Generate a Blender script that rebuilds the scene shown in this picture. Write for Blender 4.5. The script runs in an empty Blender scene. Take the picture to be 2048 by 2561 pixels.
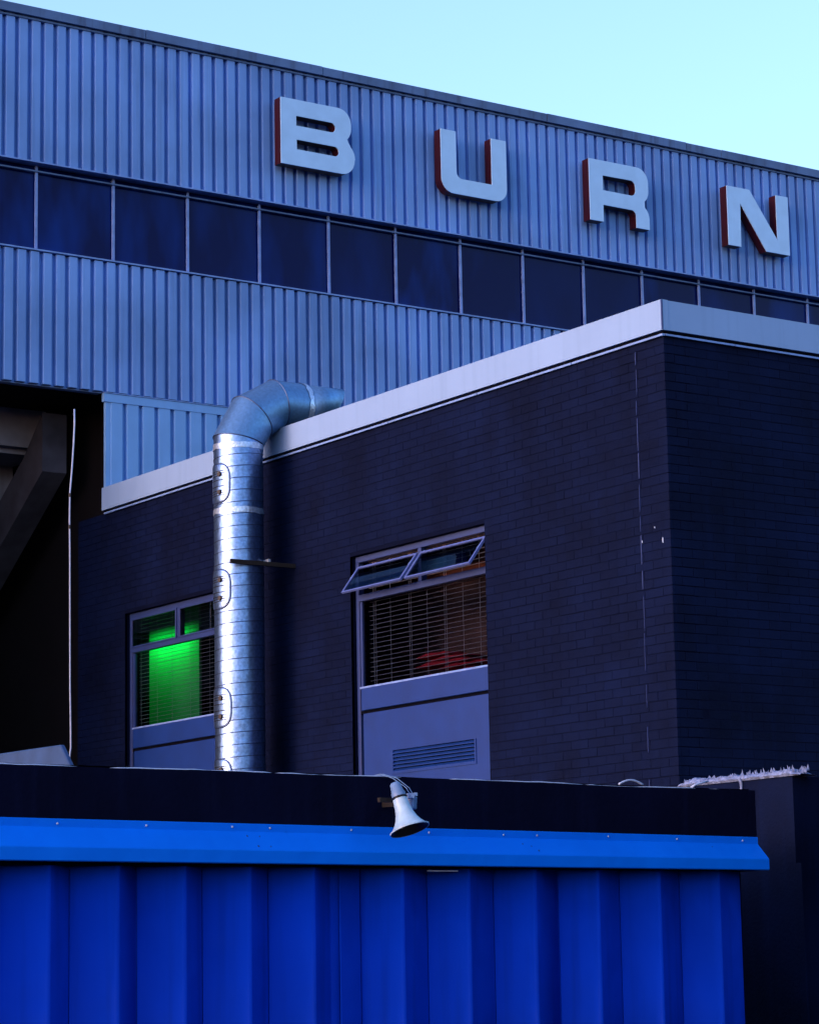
import bpy, bmesh, math, random
from mathutils import Vector, Matrix, noise
random.seed(7)
R = math.radians

# ------------------------------------------------------------------ camera
scn = bpy.context.scene
col = scn.collection
cam_d = bpy.data.cameras.new('camera'); cam = bpy.data.objects.new('camera', cam_d); col.objects.link(cam)
CR = Matrix(((0.82499668, -0.08223806, -0.55912197),
             (-0.56484200, -0.15198339, -0.81108234),
             (-0.01827541, 0.98495581, -0.17183730)))     # columns: camera x, y, z axes in the world
cam.matrix_world = Matrix.Translation((0, 0, 1.6)) @ CR.to_4x4()
cam_d.sensor_fit = 'HORIZONTAL'; cam_d.sensor_width = 36.0; cam_d.lens = 116.463
cam_d.clip_start = 0.1; cam_d.clip_end = 3000
scn.camera = cam

# ------------------------------------------------------------------ sky, sun, exposure
SUN_EL = R(9.0); SUN_AZ = R(-90.0)      # dusk glow low on the left (towards -X)
w = bpy.data.worlds.new('World'); scn.world = w; w.use_nodes = True
nt = w.node_tree; nt.nodes.clear()
sky = nt.nodes.new('ShaderNodeTexSky'); sky.sky_type = 'NISHITA'; sky.sun_disc = False
sky.sun_elevation = SUN_EL; sky.sun_rotation = R(270.0)
sky.air_density = 1.0; sky.dust_density = 1.6; sky.ozone_density = 6.0
tint = nt.nodes.new('ShaderNodeMix'); tint.data_type = 'RGBA'; tint.blend_type = 'MULTIPLY'
tint.inputs['Factor'].default_value = 1.0
tint.inputs['B'].default_value = (2.75, 1.43, 1.0, 1)
bg = nt.nodes.new('ShaderNodeBackground'); bg.inputs['Strength'].default_value = 0.15
out = nt.nodes.new('ShaderNodeOutputWorld')
nt.links.new(sky.outputs['Color'], tint.inputs['A']); nt.links.new(tint.outputs['Result'], bg.inputs['Color'])
nt.links.new(bg.outputs['Background'], out.inputs['Surface'])
sd = bpy.data.lights.new('sun', 'SUN'); sun = bpy.data.objects.new('sun', sd); col.objects.link(sun)
sd.energy = 0.20; sd.angle = R(10); sd.color = (1.0, 0.62, 0.50)
ldir = Vector((math.cos(SUN_EL), -0.09, -math.sin(SUN_EL)))
sun.rotation_euler = ldir.to_track_quat('-Z', 'Y').to_euler()
scn.view_settings.view_transform = 'Standard'; scn.view_settings.look = 'None'
scn.view_settings.exposure = 2.0; scn.view_settings.gamma = 1.0
scn.view_settings.use_curve_mapping = False
scn.cycles.caustics_reflective = False; scn.cycles.caustics_refractive = False

# ------------------------------------------------------------------ materials
def mat(name, color, rough=0.6, metal=0.0, var=0.15, scale=3.0, bump=0.0, bscale=40.0, spec=0.5,
        streak=0.0, dirt=None, dirt_amt=0.0, rvar=0.0, coat=0.0):
    m = bpy.data.materials.new(name); m.use_nodes = True
    t = m.node_tree; n = t.nodes; b = n['Principled BSDF']
    b.inputs['Roughness'].default_value = rough; b.inputs['Metallic'].default_value = metal
    b.inputs['Specular IOR Level'].default_value = spec
    if coat: b.inputs['Coat Weight'].default_value = coat
    geo = n.new('ShaderNodeNewGeometry')
    nz = n.new('ShaderNodeTexNoise'); nz.inputs['Scale'].default_value = scale; nz.inputs['Detail'].default_value = 6
    t.links.new(geo.outputs['Position'], nz.inputs['Vector'])
    ramp = n.new('ShaderNodeMapRange'); ramp.inputs['From Min'].default_value = 0.3; ramp.inputs['From Max'].default_value = 0.7
    ramp.inputs['To Min'].default_value = 1 - var; ramp.inputs['To Max'].default_value = 1 + var
    t.links.new(nz.outputs['Fac'], ramp.inputs['Value'])
    mul = n.new('ShaderNodeMix'); mul.data_type = 'RGBA'; mul.blend_type = 'MULTIPLY'; mul.inputs['Factor'].default_value = 1
    mul.inputs['A'].default_value = (*color, 1)
    t.links.new(ramp.outputs['Result'], mul.inputs['B'])
    last = mul.outputs['Result']
    if streak or dirt:
        mp = n.new('ShaderNodeMapping'); mp.inputs['Scale'].default_value = (9, 9, 0.45)
        t.links.new(geo.outputs['Position'], mp.inputs['Vector'])
        n2 = n.new('ShaderNodeTexNoise'); n2.inputs['Scale'].default_value = 1.6; n2.inputs['Detail'].default_value = 5
        t.links.new(mp.outputs['Vector'], n2.inputs['Vector'])
        r2 = n.new('ShaderNodeMapRange'); r2.inputs['From Min'].default_value = 0.52; r2.inputs['From Max'].default_value = 0.75
        r2.inputs['To Min'].default_value = 0; r2.inputs['To Max'].default_value = streak or dirt_amt
        t.links.new(n2.outputs['Fac'], r2.inputs['Value'])
        mx = n.new('ShaderNodeMix'); mx.data_type = 'RGBA'
        mx.inputs['B'].default_value = (*(dirt or tuple(c*0.45 for c in color)), 1)
        t.links.new(r2.outputs['Result'], mx.inputs['Factor']); t.links.new(last, mx.inputs['A'])
        last = mx.outputs['Result']
    t.links.new(last, b.inputs['Base Color'])
    if rvar:
        rr = n.new('ShaderNodeMapRange'); rr.inputs['From Min'].default_value = 0.3; rr.inputs['From Max'].default_value = 0.7
        rr.inputs['To Min'].default_value = max(0.02, rough - rvar); rr.inputs['To Max'].default_value = rough + rvar
        n3 = n.new('ShaderNodeTexNoise'); n3.inputs['Scale'].default_value = scale*2.3; n3.inputs['Detail'].default_value = 4
        t.links.new(geo.outputs['Position'], n3.inputs['Vector'])
        t.links.new(n3.outputs['Fac'], rr.inputs['Value']); t.links.new(rr.outputs['Result'], b.inputs['Roughness'])
    if bump:
        n4 = n.new('ShaderNodeTexNoise'); n4.inputs['Scale'].default_value = bscale; n4.inputs['Detail'].default_value = 4
        t.links.new(geo.outputs['Position'], n4.inputs['Vector'])
        bp = n.new('ShaderNodeBump'); bp.inputs['Strength'].default_value = bump; bp.inputs['Distance'].default_value = 0.01
        t.links.new(n4.outputs['Fac'], bp.inputs['Height']); t.links.new(bp.outputs['Normal'], b.inputs['Normal'])
    return m

def waves(m, sc, strength, dist):
    t = m.node_tree; n = t.nodes; b = n['Principled BSDF']
    geo = n.new('ShaderNodeNewGeometry'); nz = n.new('ShaderNodeTexNoise'); nz.inputs['Scale'].default_value = sc; nz.inputs['Detail'].default_value = 2
    t.links.new(geo.outputs['Position'], nz.inputs['Vector'])
    bp = n.new('ShaderNodeBump'); bp.inputs['Strength'].default_value = strength; bp.inputs['Distance'].default_value = dist
    t.links.new(nz.outputs['Fac'], bp.inputs['Height'])
    if b.inputs['Normal'].is_linked: t.links.new(b.inputs['Normal'].links[0].from_socket, bp.inputs['Normal'])
    t.links.new(bp.outputs['Normal'], b.inputs['Normal'])

def glass(name, color, ior=1.45, rough=0.02):
    m = bpy.data.materials.new(name); m.use_nodes = True
    t = m.node_tree; n = t.nodes; n.clear()
    o = n.new('ShaderNodeOutputMaterial'); mix = n.new('ShaderNodeMixShader'); fr = n.new('ShaderNodeFresnel')
    fr.inputs['IOR'].default_value = ior
    tr = n.new('ShaderNodeBsdfTransparent'); tr.inputs['Color'].default_value = (*color, 1)
    gl = n.new('ShaderNodeBsdfGlossy'); gl.inputs['Roughness'].default_value = rough
    ge = n.new('ShaderNodeNewGeometry'); ml = n.new('ShaderNodeMath'); ml.operation = 'SUBTRACT'; ml.use_clamp = True
    t.links.new(fr.outputs['Fac'], ml.inputs[0]); t.links.new(ge.outputs['Backfacing'], ml.inputs[1])
    t.links.new(ml.outputs['Value'], mix.inputs['Fac']); t.links.new(tr.outputs['BSDF'], mix.inputs[1])
    t.links.new(gl.outputs['BSDF'], mix.inputs[2]); t.links.new(mix.outputs['Shader'], o.inputs['Surface'])
    return m

MT = dict(
    clad=mat('pale_blue_sheet', (0.135, 0.29, 0.66), 0.55, var=0.20, scale=1.0, bump=0.05, bscale=120, streak=0.35, dirt=(0.06, 0.13, 0.29), spec=0.12),
    clad_low=mat('pale_blue_low_sheet', (0.145, 0.34, 0.70), 0.5, var=0.10, scale=1.7, bump=0.05, bscale=120, streak=0.2, dirt=(0.12, 0.28, 0.5), spec=0.15),
    cap=mat('weathered_capping', (0.075, 0.15, 0.32), 0.6, var=0.22, scale=2.2, streak=0.7, dirt=(0.035, 0.055, 0.12), spec=0.3),
    trim=mat('pale_trim', (0.14, 0.27, 0.60), 0.5, var=0.2, scale=8, spec=0.3),
    mull=mat('mullion_metal', (0.14, 0.25, 0.58), 0.5, var=0.2, scale=9, spec=0.3),
    pane=mat('dark_glass', (0.001, 0.003, 0.09), 0.12, var=0.35, scale=1.5, rvar=0.07, spec=0.10),
    dark=mat('dark_interior', (0.006, 0.006, 0.009), 0.9, var=0.1, spec=0.1),
    conc_dark=mat('dark_concrete', (0.05, 0.055, 0.08), 0.9, var=0.3, scale=3, bump=0.2, bscale=30, spec=0.05),  # darker concrete tone for the raker beam
    sashf=mat('sash_frame', (0.070, 0.12, 0.38), 0.4, var=0.12, scale=9, spec=0.4),
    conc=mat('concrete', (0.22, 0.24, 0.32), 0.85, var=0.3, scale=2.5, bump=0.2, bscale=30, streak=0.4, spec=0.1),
    lface=mat('letter_face', (0.36, 0.62, 0.94), 0.45, var=0.05, scale=6, spec=0.3),
    lside=mat('letter_side_red', (0.030, 0.001, 0.005), 0.5, var=0.15, scale=5, spec=0.3),
    brick=mat('navy_painted_brick', (0.0017, 0.0055, 0.029), 0.75, var=0.35, scale=1.6, bump=0.35, bscale=55, spec=0.05, streak=0.35, dirt=(0.0028, 0.009, 0.046)),
    mortar=mat('navy_painted_mortar', (0.0012, 0.0036, 0.019), 0.85, var=0.2, bump=0.3, bscale=60, spec=0.05),
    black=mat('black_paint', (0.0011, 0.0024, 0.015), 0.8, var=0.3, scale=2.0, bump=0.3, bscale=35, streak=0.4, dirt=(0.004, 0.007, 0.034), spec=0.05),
    fascia=mat('white_fascia', (0.185, 0.33, 0.60), 0.5, var=0.05, scale=1.4, streak=0.30, dirt=(0.13, 0.25, 0.46), spec=0.2),
    frame=mat('grey_blue_frame', (0.013, 0.036, 0.155), 0.5, var=0.12, scale=6, spec=0.4),
    panel=mat('grey_blue_panel', (0.0035, 0.030, 0.18), 0.5, var=0.10, scale=4, bump=0.05, bscale=90, spec=0.3),
    galv=mat('galvanised_steel', (0.16, 0.29, 0.57), 0.34, metal=0.95, var=0.22, scale=34, rvar=0.04, bump=0.03, bscale=60),
    galv2=mat('dull_galvanised_steel', (0.11, 0.25, 0.47), 0.42, metal=0.75, var=0.14, scale=34, rvar=0.05, bump=0.03, bscale=60, spec=0.3),
    seam=mat('duct_seam', (0.08, 0.13, 0.26), 0.4, metal=0.85, var=0.2, scale=20),
    tape=mat('foil_tape', (0.42, 0.58, 0.82), 0.28, metal=0.7, var=0.25, scale=30, bump=0.5, bscale=45),
    knob=mat('black_knob', (0.003, 0.004, 0.010), 0.5),
    rust=mat('rusty_steel', (0.004, 0.0035, 0.005), 0.75, var=0.4, scale=20),
    blue=mat('blue_sheet', (0.001, 0.036, 0.46), 0.5, var=0.10, scale=1.5, bump=0.03, bscale=120, streak=0.6, dirt=(0.001, 0.022, 0.29), spec=0.05),
    flash=mat('blue_flashing', (0.001, 0.155, 0.82), 0.45, var=0.06, scale=2.2, spec=0.04),
    bolt=mat('screw_head', (0.34, 0.46, 0.62), 0.35, metal=0.4),
    horn=mat('horn_grey_paint', (0.32, 0.52, 0.72), 0.32, var=0.12, scale=24, spec=0.5, streak=0.25, dirt=(0.36, 0.40, 0.46)),
    horn2=mat('horn_driver_grey', (0.10, 0.20, 0.40), 0.5, var=0.2, scale=30),
    cable=mat('white_cable', (0.34, 0.46, 0.70), 0.5, var=0.1, scale=30),
    wire=mat('dark_wire', (0.02, 0.02, 0.03), 0.5),
    crumb=mat('crumbled_mortar', (0.15, 0.22, 0.42), 0.9, var=0.35, scale=40, bump=0.8, bscale=90, spec=0.2),
    cover=mat('grey_cover', (0.020, 0.055, 0.16), 0.6, var=0.2, scale=8, spec=0.2),
    slat=mat('blind_slat', (0.50, 0.44, 0.42), 0.6, var=0.15, scale=9, spec=0.3),
    red=mat('red_fabric', (0.60, 0.028, 0.04), 0.8, var=0.3, scale=12, spec=0.2),
    white=mat('partition_board', (0.10, 0.40, 0.16), 0.7, var=0.05, spec=0.1),  # green glow put into the board's colour so skylight doesn't whiten it
    room=mat('room_brown', (0.17, 0.085, 0.07), 0.9, var=0.3, scale=3, spec=0.1),
    asphalt=mat('asphalt', (0.05, 0.05, 0.055), 0.9, var=0.2, scale=4, bump=0.4, bscale=80),
    felt=mat('black_felt', (0.002, 0.003, 0.008), 0.9, var=0.3, scale=12, spec=0.03),
    glass=glass('window_glass', (0.55, 0.62, 0.72)),
    sglass=glass('sash_glass', (0.35, 0.42, 0.5), 1.7),
)

def pane_mat(m):  # soft diagonal reflections and smudges put into the glass colour
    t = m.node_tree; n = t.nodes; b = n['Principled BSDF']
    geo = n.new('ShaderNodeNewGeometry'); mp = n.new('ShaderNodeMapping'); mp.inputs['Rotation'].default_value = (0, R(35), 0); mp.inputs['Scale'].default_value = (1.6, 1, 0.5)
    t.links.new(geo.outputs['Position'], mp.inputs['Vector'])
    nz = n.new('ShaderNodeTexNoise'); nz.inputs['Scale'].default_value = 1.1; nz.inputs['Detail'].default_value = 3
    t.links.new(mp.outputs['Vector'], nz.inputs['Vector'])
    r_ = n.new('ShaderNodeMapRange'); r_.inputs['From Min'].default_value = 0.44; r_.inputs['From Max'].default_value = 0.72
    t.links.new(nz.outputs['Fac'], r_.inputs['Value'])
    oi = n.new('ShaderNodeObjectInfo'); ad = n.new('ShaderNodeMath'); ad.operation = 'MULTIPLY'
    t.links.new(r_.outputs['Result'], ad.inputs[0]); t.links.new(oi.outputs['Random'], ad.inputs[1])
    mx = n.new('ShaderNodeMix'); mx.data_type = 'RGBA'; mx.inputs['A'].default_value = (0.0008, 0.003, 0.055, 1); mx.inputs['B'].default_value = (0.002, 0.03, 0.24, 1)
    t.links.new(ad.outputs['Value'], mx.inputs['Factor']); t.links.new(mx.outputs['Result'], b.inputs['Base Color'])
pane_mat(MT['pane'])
def per_brick(m, amt):
    t = m.node_tree; n = t.nodes; b = n['Principled BSDF']
    ge = n.new('ShaderNodeNewGeometry'); oi = n.new('ShaderNodeObjectInfo'); ad = n.new('ShaderNodeMath'); ad.operation = 'ADD'
    t.links.new(ge.outputs['Random Per Island'], ad.inputs[0]); t.links.new(oi.outputs['Random'], ad.inputs[1])
    fr_ = n.new('ShaderNodeMath'); fr_.operation = 'FRACT'; t.links.new(ad.outputs['Value'], fr_.inputs[0])
    r_ = n.new('ShaderNodeMapRange'); r_.inputs['To Min'].default_value = 1-amt; r_.inputs['To Max'].default_value = 1+amt
    t.links.new(fr_.outputs['Value'], r_.inputs['Value'])
    mx = n.new('ShaderNodeMix'); mx.data_type = 'RGBA'; mx.blend_type = 'MULTIPLY'; mx.inputs['Factor'].default_value = 1
    t.links.new(b.inputs['Base Color'].links[0].from_socket, mx.inputs['A']); t.links.new(r_.outputs['Result'], mx.inputs['B'])
    t.links.new(mx.outputs['Result'], b.inputs['Base Color'])
per_brick(MT['brick'], 0.09)
waves(MT['blue'], 3.0, 0.5, 0.06); waves(MT['flash'], 4.0, 0.25, 0.04); waves(MT['galv'], 7.0, 0.25, 0.03); waves(MT['fascia'], 1.2, 0.2, 0.03)

# ------------------------------------------------------------------ helpers
def link(name, me, m=None, parent=None, loc=(0, 0, 0)):
    o = bpy.data.objects.new(name, me); col.objects.link(o); o.location = loc
    if m is not None and hasattr(me, 'materials') and len(me.materials) == 0: me.materials.append(m)
    if parent is not None: o.parent = parent
    return o
def thing(name, label, cat, loc=(0, 0, 0), group=None):
    o = bpy.data.objects.new(name, None); col.objects.link(o)      # kept at the world origin frame: parts are in world coords
    o['label'] = label; o['category'] = cat
    if group: o['group'] = group
    o.empty_display_size = 0.2
    o.location = loc
    return o
def tag(o, label, cat, group=None):
    o['label'] = label; o['category'] = cat
    if group: o['group'] = group
    return o
class B:
    """collects shapes, builds one mesh object"""
    def __init__(s): s.v = []; s.f = []
    def box(s, x0, x1, y0, y1, z0, z1):
        i = len(s.v)
        s.v += [(x0, y0, z0), (x1, y0, z0), (x1, y1, z0), (x0, y1, z0), (x0, y0, z1), (x1, y0, z1), (x1, y1, z1), (x0, y1, z1)]
        s.f += [tuple(i+k for k in q) for q in ((0, 3, 2, 1), (4, 5, 6, 7), (0, 1, 5, 4), (1, 2, 6, 5), (2, 3, 7, 6), (3, 0, 4, 7))]
        return s
    def prism(s, poly, axis, a0, a1):
        """poly: 2d points; extruded along axis ('x': poly=(y,z), 'y': poly=(x,z), 'z': poly=(x,y))"""
        def P(p, a): return {'x': (a, p[0], p[1]), 'y': (p[0], a, p[1]), 'z': (p[0], p[1], a)}[axis]
        i = len(s.v); n = len(poly)
        s.v += [P(p, a0) for p in poly] + [P(p, a1) for p in poly]
        s.f.append(tuple(range(i, i+n))); s.f.append(tuple(range(i+2*n-1, i+n-1, -1)))
        for k in range(n): s.f.append((i+k, i+n+k, i+n+(k+1) % n, i+(k+1) % n))
        return s
    def tube(s, pts, r, seg=8, cap=True):
        pts = [Vector(p) for p in pts]; rs = r if isinstance(r, (list, tuple)) else [r]*len(pts)
        rings = []; up = None
        for k, p in enumerate(pts):
            d = (pts[min(k+1, len(pts)-1)] - pts[max(k-1, 0)]).normalized()
            if up is None:
                up = Vector((0, 0, 1)) if abs(d.z) < 0.9 else Vector((0, 1, 0))
            a = d.cross(up).normalized(); b = a.cross(d).normalized(); up = b
            i = len(s.v)
            for q in range(seg):
                t = 2*math.pi*q/seg; s.v.append(tuple(p + (a*math.cos(t) + b*math.sin(t))*rs[k]))
            rings.append(i)
        for k in range(len(rings)-1):
            for q in range(seg):
                s.f.append((rings[k]+q, rings[k]+(q+1) % seg, rings[k+1]+(q+1) % seg, rings[k+1]+q))
        if cap:
            s.f.append(tuple(rings[0]+q for q in range(seg-1, -1, -1))); s.f.append(tuple(rings[-1]+q for q in range(seg)))
        return s
    def grid(s, rows):
        i = len(s.v); n = len(rows[0])
        for r_ in rows: s.v += [tuple(p) for p in r_]
        for a in range(len(rows)-1):
            for b in range(n-1):
                s.f.append((i+a*n+b, i+a*n+b+1, i+(a+1)*n+b+1, i+(a+1)*n+b))
        return s
    def mesh(s, name, smooth=False, fix=True):
        me = bpy.data.meshes.new(name); me.from_pydata(s.v, [], s.f)
        if fix:
            bm = bmesh.new(); bm.from_mesh(me); bmesh.ops.recalc_face_normals(bm, faces=bm.faces); bm.to_mesh(me); bm.free()
        if smooth:
            for p in me.polygons: p.use_smooth = True
        me.update(); return me
    def obj(s, name, m, parent=None, smooth=False, bevel=0.0):
        me = s.mesh(name, smooth)
        if bevel:
            bm = bmesh.new(); bm.from_mesh(me)
            bmesh.ops.bevel(bm, geom=[e for e in bm.edges if e.is_manifold], offset=bevel, segments=1, affect='EDGES')
            bm.to_mesh(me); bm.free()
        return link(name, me, m, parent)
def auto_smooth(o, ang=35):
    me = o.data
    for p in me.polygons: p.use_smooth = True
    me.set_sharp_from_angle(angle=R(ang))

XB, YB, YF, YS = 13.418, 15.84, 25.37, 11.3     # brick side wall, brick front, stand wall, shed front

# ------------------------------------------------------------------ ground
g = B(); g.v = [(-1500, -1500, 0), (1500, -1500, 0), (1500, 1500, 0), (-1500, 1500, 0)]; g.f = [(0, 1, 2, 3)]
go = g.obj('ground', MT['asphalt']); go['kind'] = 'structure'

# ------------------------------------------------------------------ stadium stand
stand = thing('stadium_stand', 'tall stand wall of pale blue corrugated sheets with a dark window band', 'stadium stand')
X0, X1 = 8.4, 28.2
PITCH = 0.156
def sheet_mesh(name, n, pitch, crest, slope, depth, z0, z1, lap=0.0):
    """ribbed sheet with n ribs; crest towards -Y; x from 0"""
    prof = []
    for k in range(n):
        x = k*pitch
        prof += [(x, -0.0), (x+pitch-crest-2*slope, -0.0), (x+pitch-crest-slope-0.003, -depth+0.004), (x+pitch-crest-slope+0.004, -depth), (x+pitch-slope-0.004, -depth), (x+pitch-slope+0.002, -depth+0.004)]
    prof.append((n*pitch, 0.0))
    if lap: prof.append((n*pitch+lap, -0.003))
    b = B(); b.grid([[(x, y, z0) for x, y in prof], [(x, y, z1) for x, y in prof]])
    me = b.mesh(name, fix=False)
    bm = bmesh.new(); bm.from_mesh(me)
    for f in bm.faces:
        if f.normal.y > 0: f.normal_flip()
    bm.to_mesh(me); bm.free()
    return me
W6 = PITCH*6
up_me = sheet_mesh('upper_sheet', 6, PITCH, 0.098, 0.007, 0.058, 10.47, 12.14)
lo_me = sheet_mesh('lower_sheet', 6, PITCH, 0.098, 0.007, 0.058, 7.975, 9.445)
nsheet = int((X1-X0)/W6)
off = 12.165 - 0.02 - 4*W6
for k in range(nsheet+1):
    x = off + k*W6
    o = link('cladding_sheet', up_me, MT['clad'], stand, (x, YF - 0.0015*(k % 2), 0))
    o = link('cladding_sheet', lo_me, MT['clad'], stand, (x, YF - 0.0015*(k % 2), 0))
XS0, XS1 = off, off + (nsheet+1)*W6
# wide sheet return strip under the main wall
low2 = sheet_mesh('side_sheet', 5, 0.2, 0.142, 0.007, 0.05, 6.7, 7.862)
for k in range(7):
    link('cladding_sheet', low2, MT['clad_low'], stand, (13.448 + 0.075 - 0.2 + 0.122 + k*1.0, YF - 0.0015*(k % 2), 0))
B().box(13.430, 13.52, YF-0.042, YF-0.002, 6.7, 7.860).obj('edge_strip', MT['clad_low'], stand)
B().box(13.405, 20.6, YF-0.058, YF, 7.862, 7.955).obj('cover_trim', MT['clad_low'], stand)
B().box(13.405, 20.6, YF-0.068, YF, 7.957, 7.966).obj('drip_trim', MT['trim'], stand)
# capping along the roof edge in lengths
xa = XS0; k = 0
for xb in (10.5, 13.9, 16.28, 19.62, 21.9, 22.5, 25.6, XS1):
    z1 = 12.222 - 0.003*(k % 2)
    c = B(); c.prism([(YF-0.115+0.003*(k % 2), 12.118), (YF-0.12+0.003*(k % 2), z1), (YF+0.3, z1+0.01), (YF+0.3, 12.118)], 'x', xa+0.004, xb-0.004)
    c.obj('roof_capping', MT['cap'], stand); xa = xb; k += 1
B().box(XS0, XS1, YF-0.075, YF+0.1, 12.085, 12.105).obj('drip_trim', MT['cap'], stand)
# window band
B().box(XS0, XS1, YF-0.072, YF+0.09, 10.452, 10.468).obj('window_head', MT['trim'], stand)
B().box(XS0, XS1, YF+0.02, YF+0.075, 10.375, 10.392).obj('head_bead', MT['cap'], stand)
B().prism([(YF-0.075, 9.455), (YF-0.075, 9.472), (YF+0.085, 9.495), (YF+0.085, 9.455)], 'x', XS0, XS1).obj('window_sill', MT['trim'], stand)
mx = [12.615 + 0.9545*i for i in range(-4, 17)]
pane_me = B().box(-0.475, 0.475, 0, 0.006, -0.48, 0.48).mesh('pane')
mul_me = B().box(-0.014, 0.014, 0.006, 0.030, 9.487, 10.451).mesh('mullion')
for i, x in enumerate(mx):
    p = link('window_pane', pane_me, MT['pane'], stand, (x+0.477, YF+0.07, 9.97))
    p.rotation_euler = (R(random.uniform(-0.5, 0.5)), 0, R(random.uniform(-0.35, 0.35)))
    link('mullion', mul_me, MT['mull'], stand, (x, YF+0.03, 0))
# body of the stand behind the sheets, open below the overhang on the left
c = B(); c.box(XS0, XS1, YF+0.10, YF+14, 8.0, 12.10); c.obj('stand_body', MT['dark'], stand)
c = B(); c.box(13.75, XS1, YF+0.045, YF+14, 0, 7.995); c.obj('stand_base', MT['dark'], stand)
B().box(XS0, 13.40, YF+0.002, YF+0.10, 7.962, 7.99).obj('soffit_edge', MT['trim'], stand)
# undercroft
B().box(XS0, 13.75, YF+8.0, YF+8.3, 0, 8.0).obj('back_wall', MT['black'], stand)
B().box(XS0-0.3, XS0, YF-0.3, YF+8.3, 0, 8.0).obj('side_wall', MT['black'], stand)  # unseen wall added to keep the low sun out of the undercroft
for i, (y, za, zb) in enumerate(((26.70, 7.56, 8.0), (27.55, 7.02, 7.50), (28.4, 6.45, 6.93), (29.25, 5.9, 6.38), (30.1, 5.35, 5.82))):
    s_ = B(); s_.box(XS0, 13.395, y, y+0.12, za, zb); s_.obj('terrace_riser', MT['conc'], stand)
    s_ = B(); s_.box(XS0, 13.395, y+0.125, y+0.86, za-0.06, za+0.06); s_.obj('terrace_tread', MT['conc'], stand)
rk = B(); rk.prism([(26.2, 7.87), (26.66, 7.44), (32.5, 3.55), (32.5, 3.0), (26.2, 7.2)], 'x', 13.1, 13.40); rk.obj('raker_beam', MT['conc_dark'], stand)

# ------------------------------------------------------------------ sign letters
def arc(cx, cz, r, a0, a1, n=8):
    return [(cx + r*math.cos(R(a0+(a1-a0)*k/n)), cz + r*math.sin(R(a0+(a1-a0)*k/n))) for k in range(n+1)]
def letter(outline, holes, label):
    t = thing('sign_letter', label, 'sign letter', group='letters fixed along the stand wall')
    yb, yf = YF-0.11, YF-0.25
    cu = bpy.data.curves.new('c', 'CURVE'); cu.dimensions = '2D'; cu.fill_mode = 'BOTH'
    for pl in [outline]+holes:
        sp = cu.splines.new('POLY'); sp.points.add(len(pl)-1); sp.use_cyclic_u = True
        for k, p in enumerate(pl): sp.points[k].co = (p[0], p[1], 0, 1)
    tmp = bpy.data.objects.new('tmp', cu); col.objects.link(tmp)
    dg = bpy.context.evaluated_depsgraph_get()
    me2 = bpy.data.meshes.new_from_object(tmp.evaluated_get(dg)); col.objects.unlink(tmp); bpy.data.objects.remove(tmp)
    me = bpy.data.meshes.new('face')
    bm = bmesh.new(); bm.from_mesh(me2)
    bmesh.ops.remove_doubles(bm, verts=bm.verts, dist=1e-5)
    for v in bm.verts: v.co = Vector((v.co.x, yf, v.co.y))
    ex = bmesh.ops.extrude_face_region(bm, geom=list(bm.faces))
    for v in [q for q in ex['geom'] if isinstance(q, bmesh.types.BMVert)]: v.co.y += 0.012
    bmesh.ops.recalc_face_normals(bm, faces=bm.faces)
    bm.to_mesh(me); bm.free()
    link('face', me, MT['lface'], t)
    sd_ = B()
    for pl in [outline]+holes:
        cx = sum(p[0] for p in pl)/len(pl); n = len(pl); i = len(sd_.v)
        for y in (yf+0.0125, yb): sd_.v += [(p[0], y, p[1]) for p in pl]
        for k in range(n): sd_.f.append((i+k, i+(k+1) % n, i+n+(k+1) % n, i+n+k))
    bk = [(p[0], yb, p[1]) for p in outline]
    sd_.obj('side', MT['lside'], t)
    return t
ZT, ZB = 11.695, 10.893
b_out = [(15.605, ZB), (15.605, ZT)] + arc(16.40, ZT-0.18, 0.18, 90, 0) + arc(16.40, 11.46, 0.18, 0, -48, 5) + arc(16.43, 11.095, 0.20, 45, 0, 5) + arc(16.44, ZB+0.185, 0.185, 0, -90)
b_h1 = [(15.815, 11.497), (15.815, 11.378)] + arc(16.30, 11.437, 0.0595, -90, 90)
b_h2 = [(15.82, 11.209), (15.82, 11.091)] + arc(16.345, 11.15, 0.059, -90, 90)
letter(b_out, [b_h1, b_h2], 'pale letter B with dark red sides, leftmost on the corrugated stand wall')
u_out = [(17.879, ZT), (18.103, ZT)] + arc(18.185, 11.185, 0.082, 180, 270, 6) + [(18.635, 11.103), (18.635, ZT), (18.86, ZT)] + arc(18.69, 11.075, 0.17, 0, -90) + arc(18.06, 11.085, 0.18, -90, -180)
letter(u_out, [], 'pale letter U with dark red sides, between B and R on the stand wall')
r_out = [(20.16, ZB), (20.16, ZT)] + arc(20.93, ZT-0.185, 0.185, 90, 0) + arc(20.93, 11.40, 0.185, 0, -50, 5) + arc(20.93, 11.03, 0.19, 50, 0, 5) + [(21.12, ZB), (20.905, ZB)] + arc(20.835, 11.045, 0.07, 0, 90, 6) + [(20.372, 11.115), (20.372, ZB)]
r_h = [(20.376, 11.500), (20.376, 11.307)] + arc(20.83, 11.38, 0.075, -90, 0, 5) + arc(20.83, 11.43, 0.075, 0, 90, 5)
letter(r_out, [r_h], 'pale letter R with dark red sides, between U and N on the stand wall')
n_out = [(22.452, ZB), (22.452, ZT), (22.845, ZT), (23.31, 11.073), (23.31, ZT), (23.52, ZT), (23.52, ZB), (23.106, ZB), (22.675, 11.486), (22.665, ZB)]
letter(n_out, [], 'pale letter N with dark red sides, rightmost on the corrugated stand wall')

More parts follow.
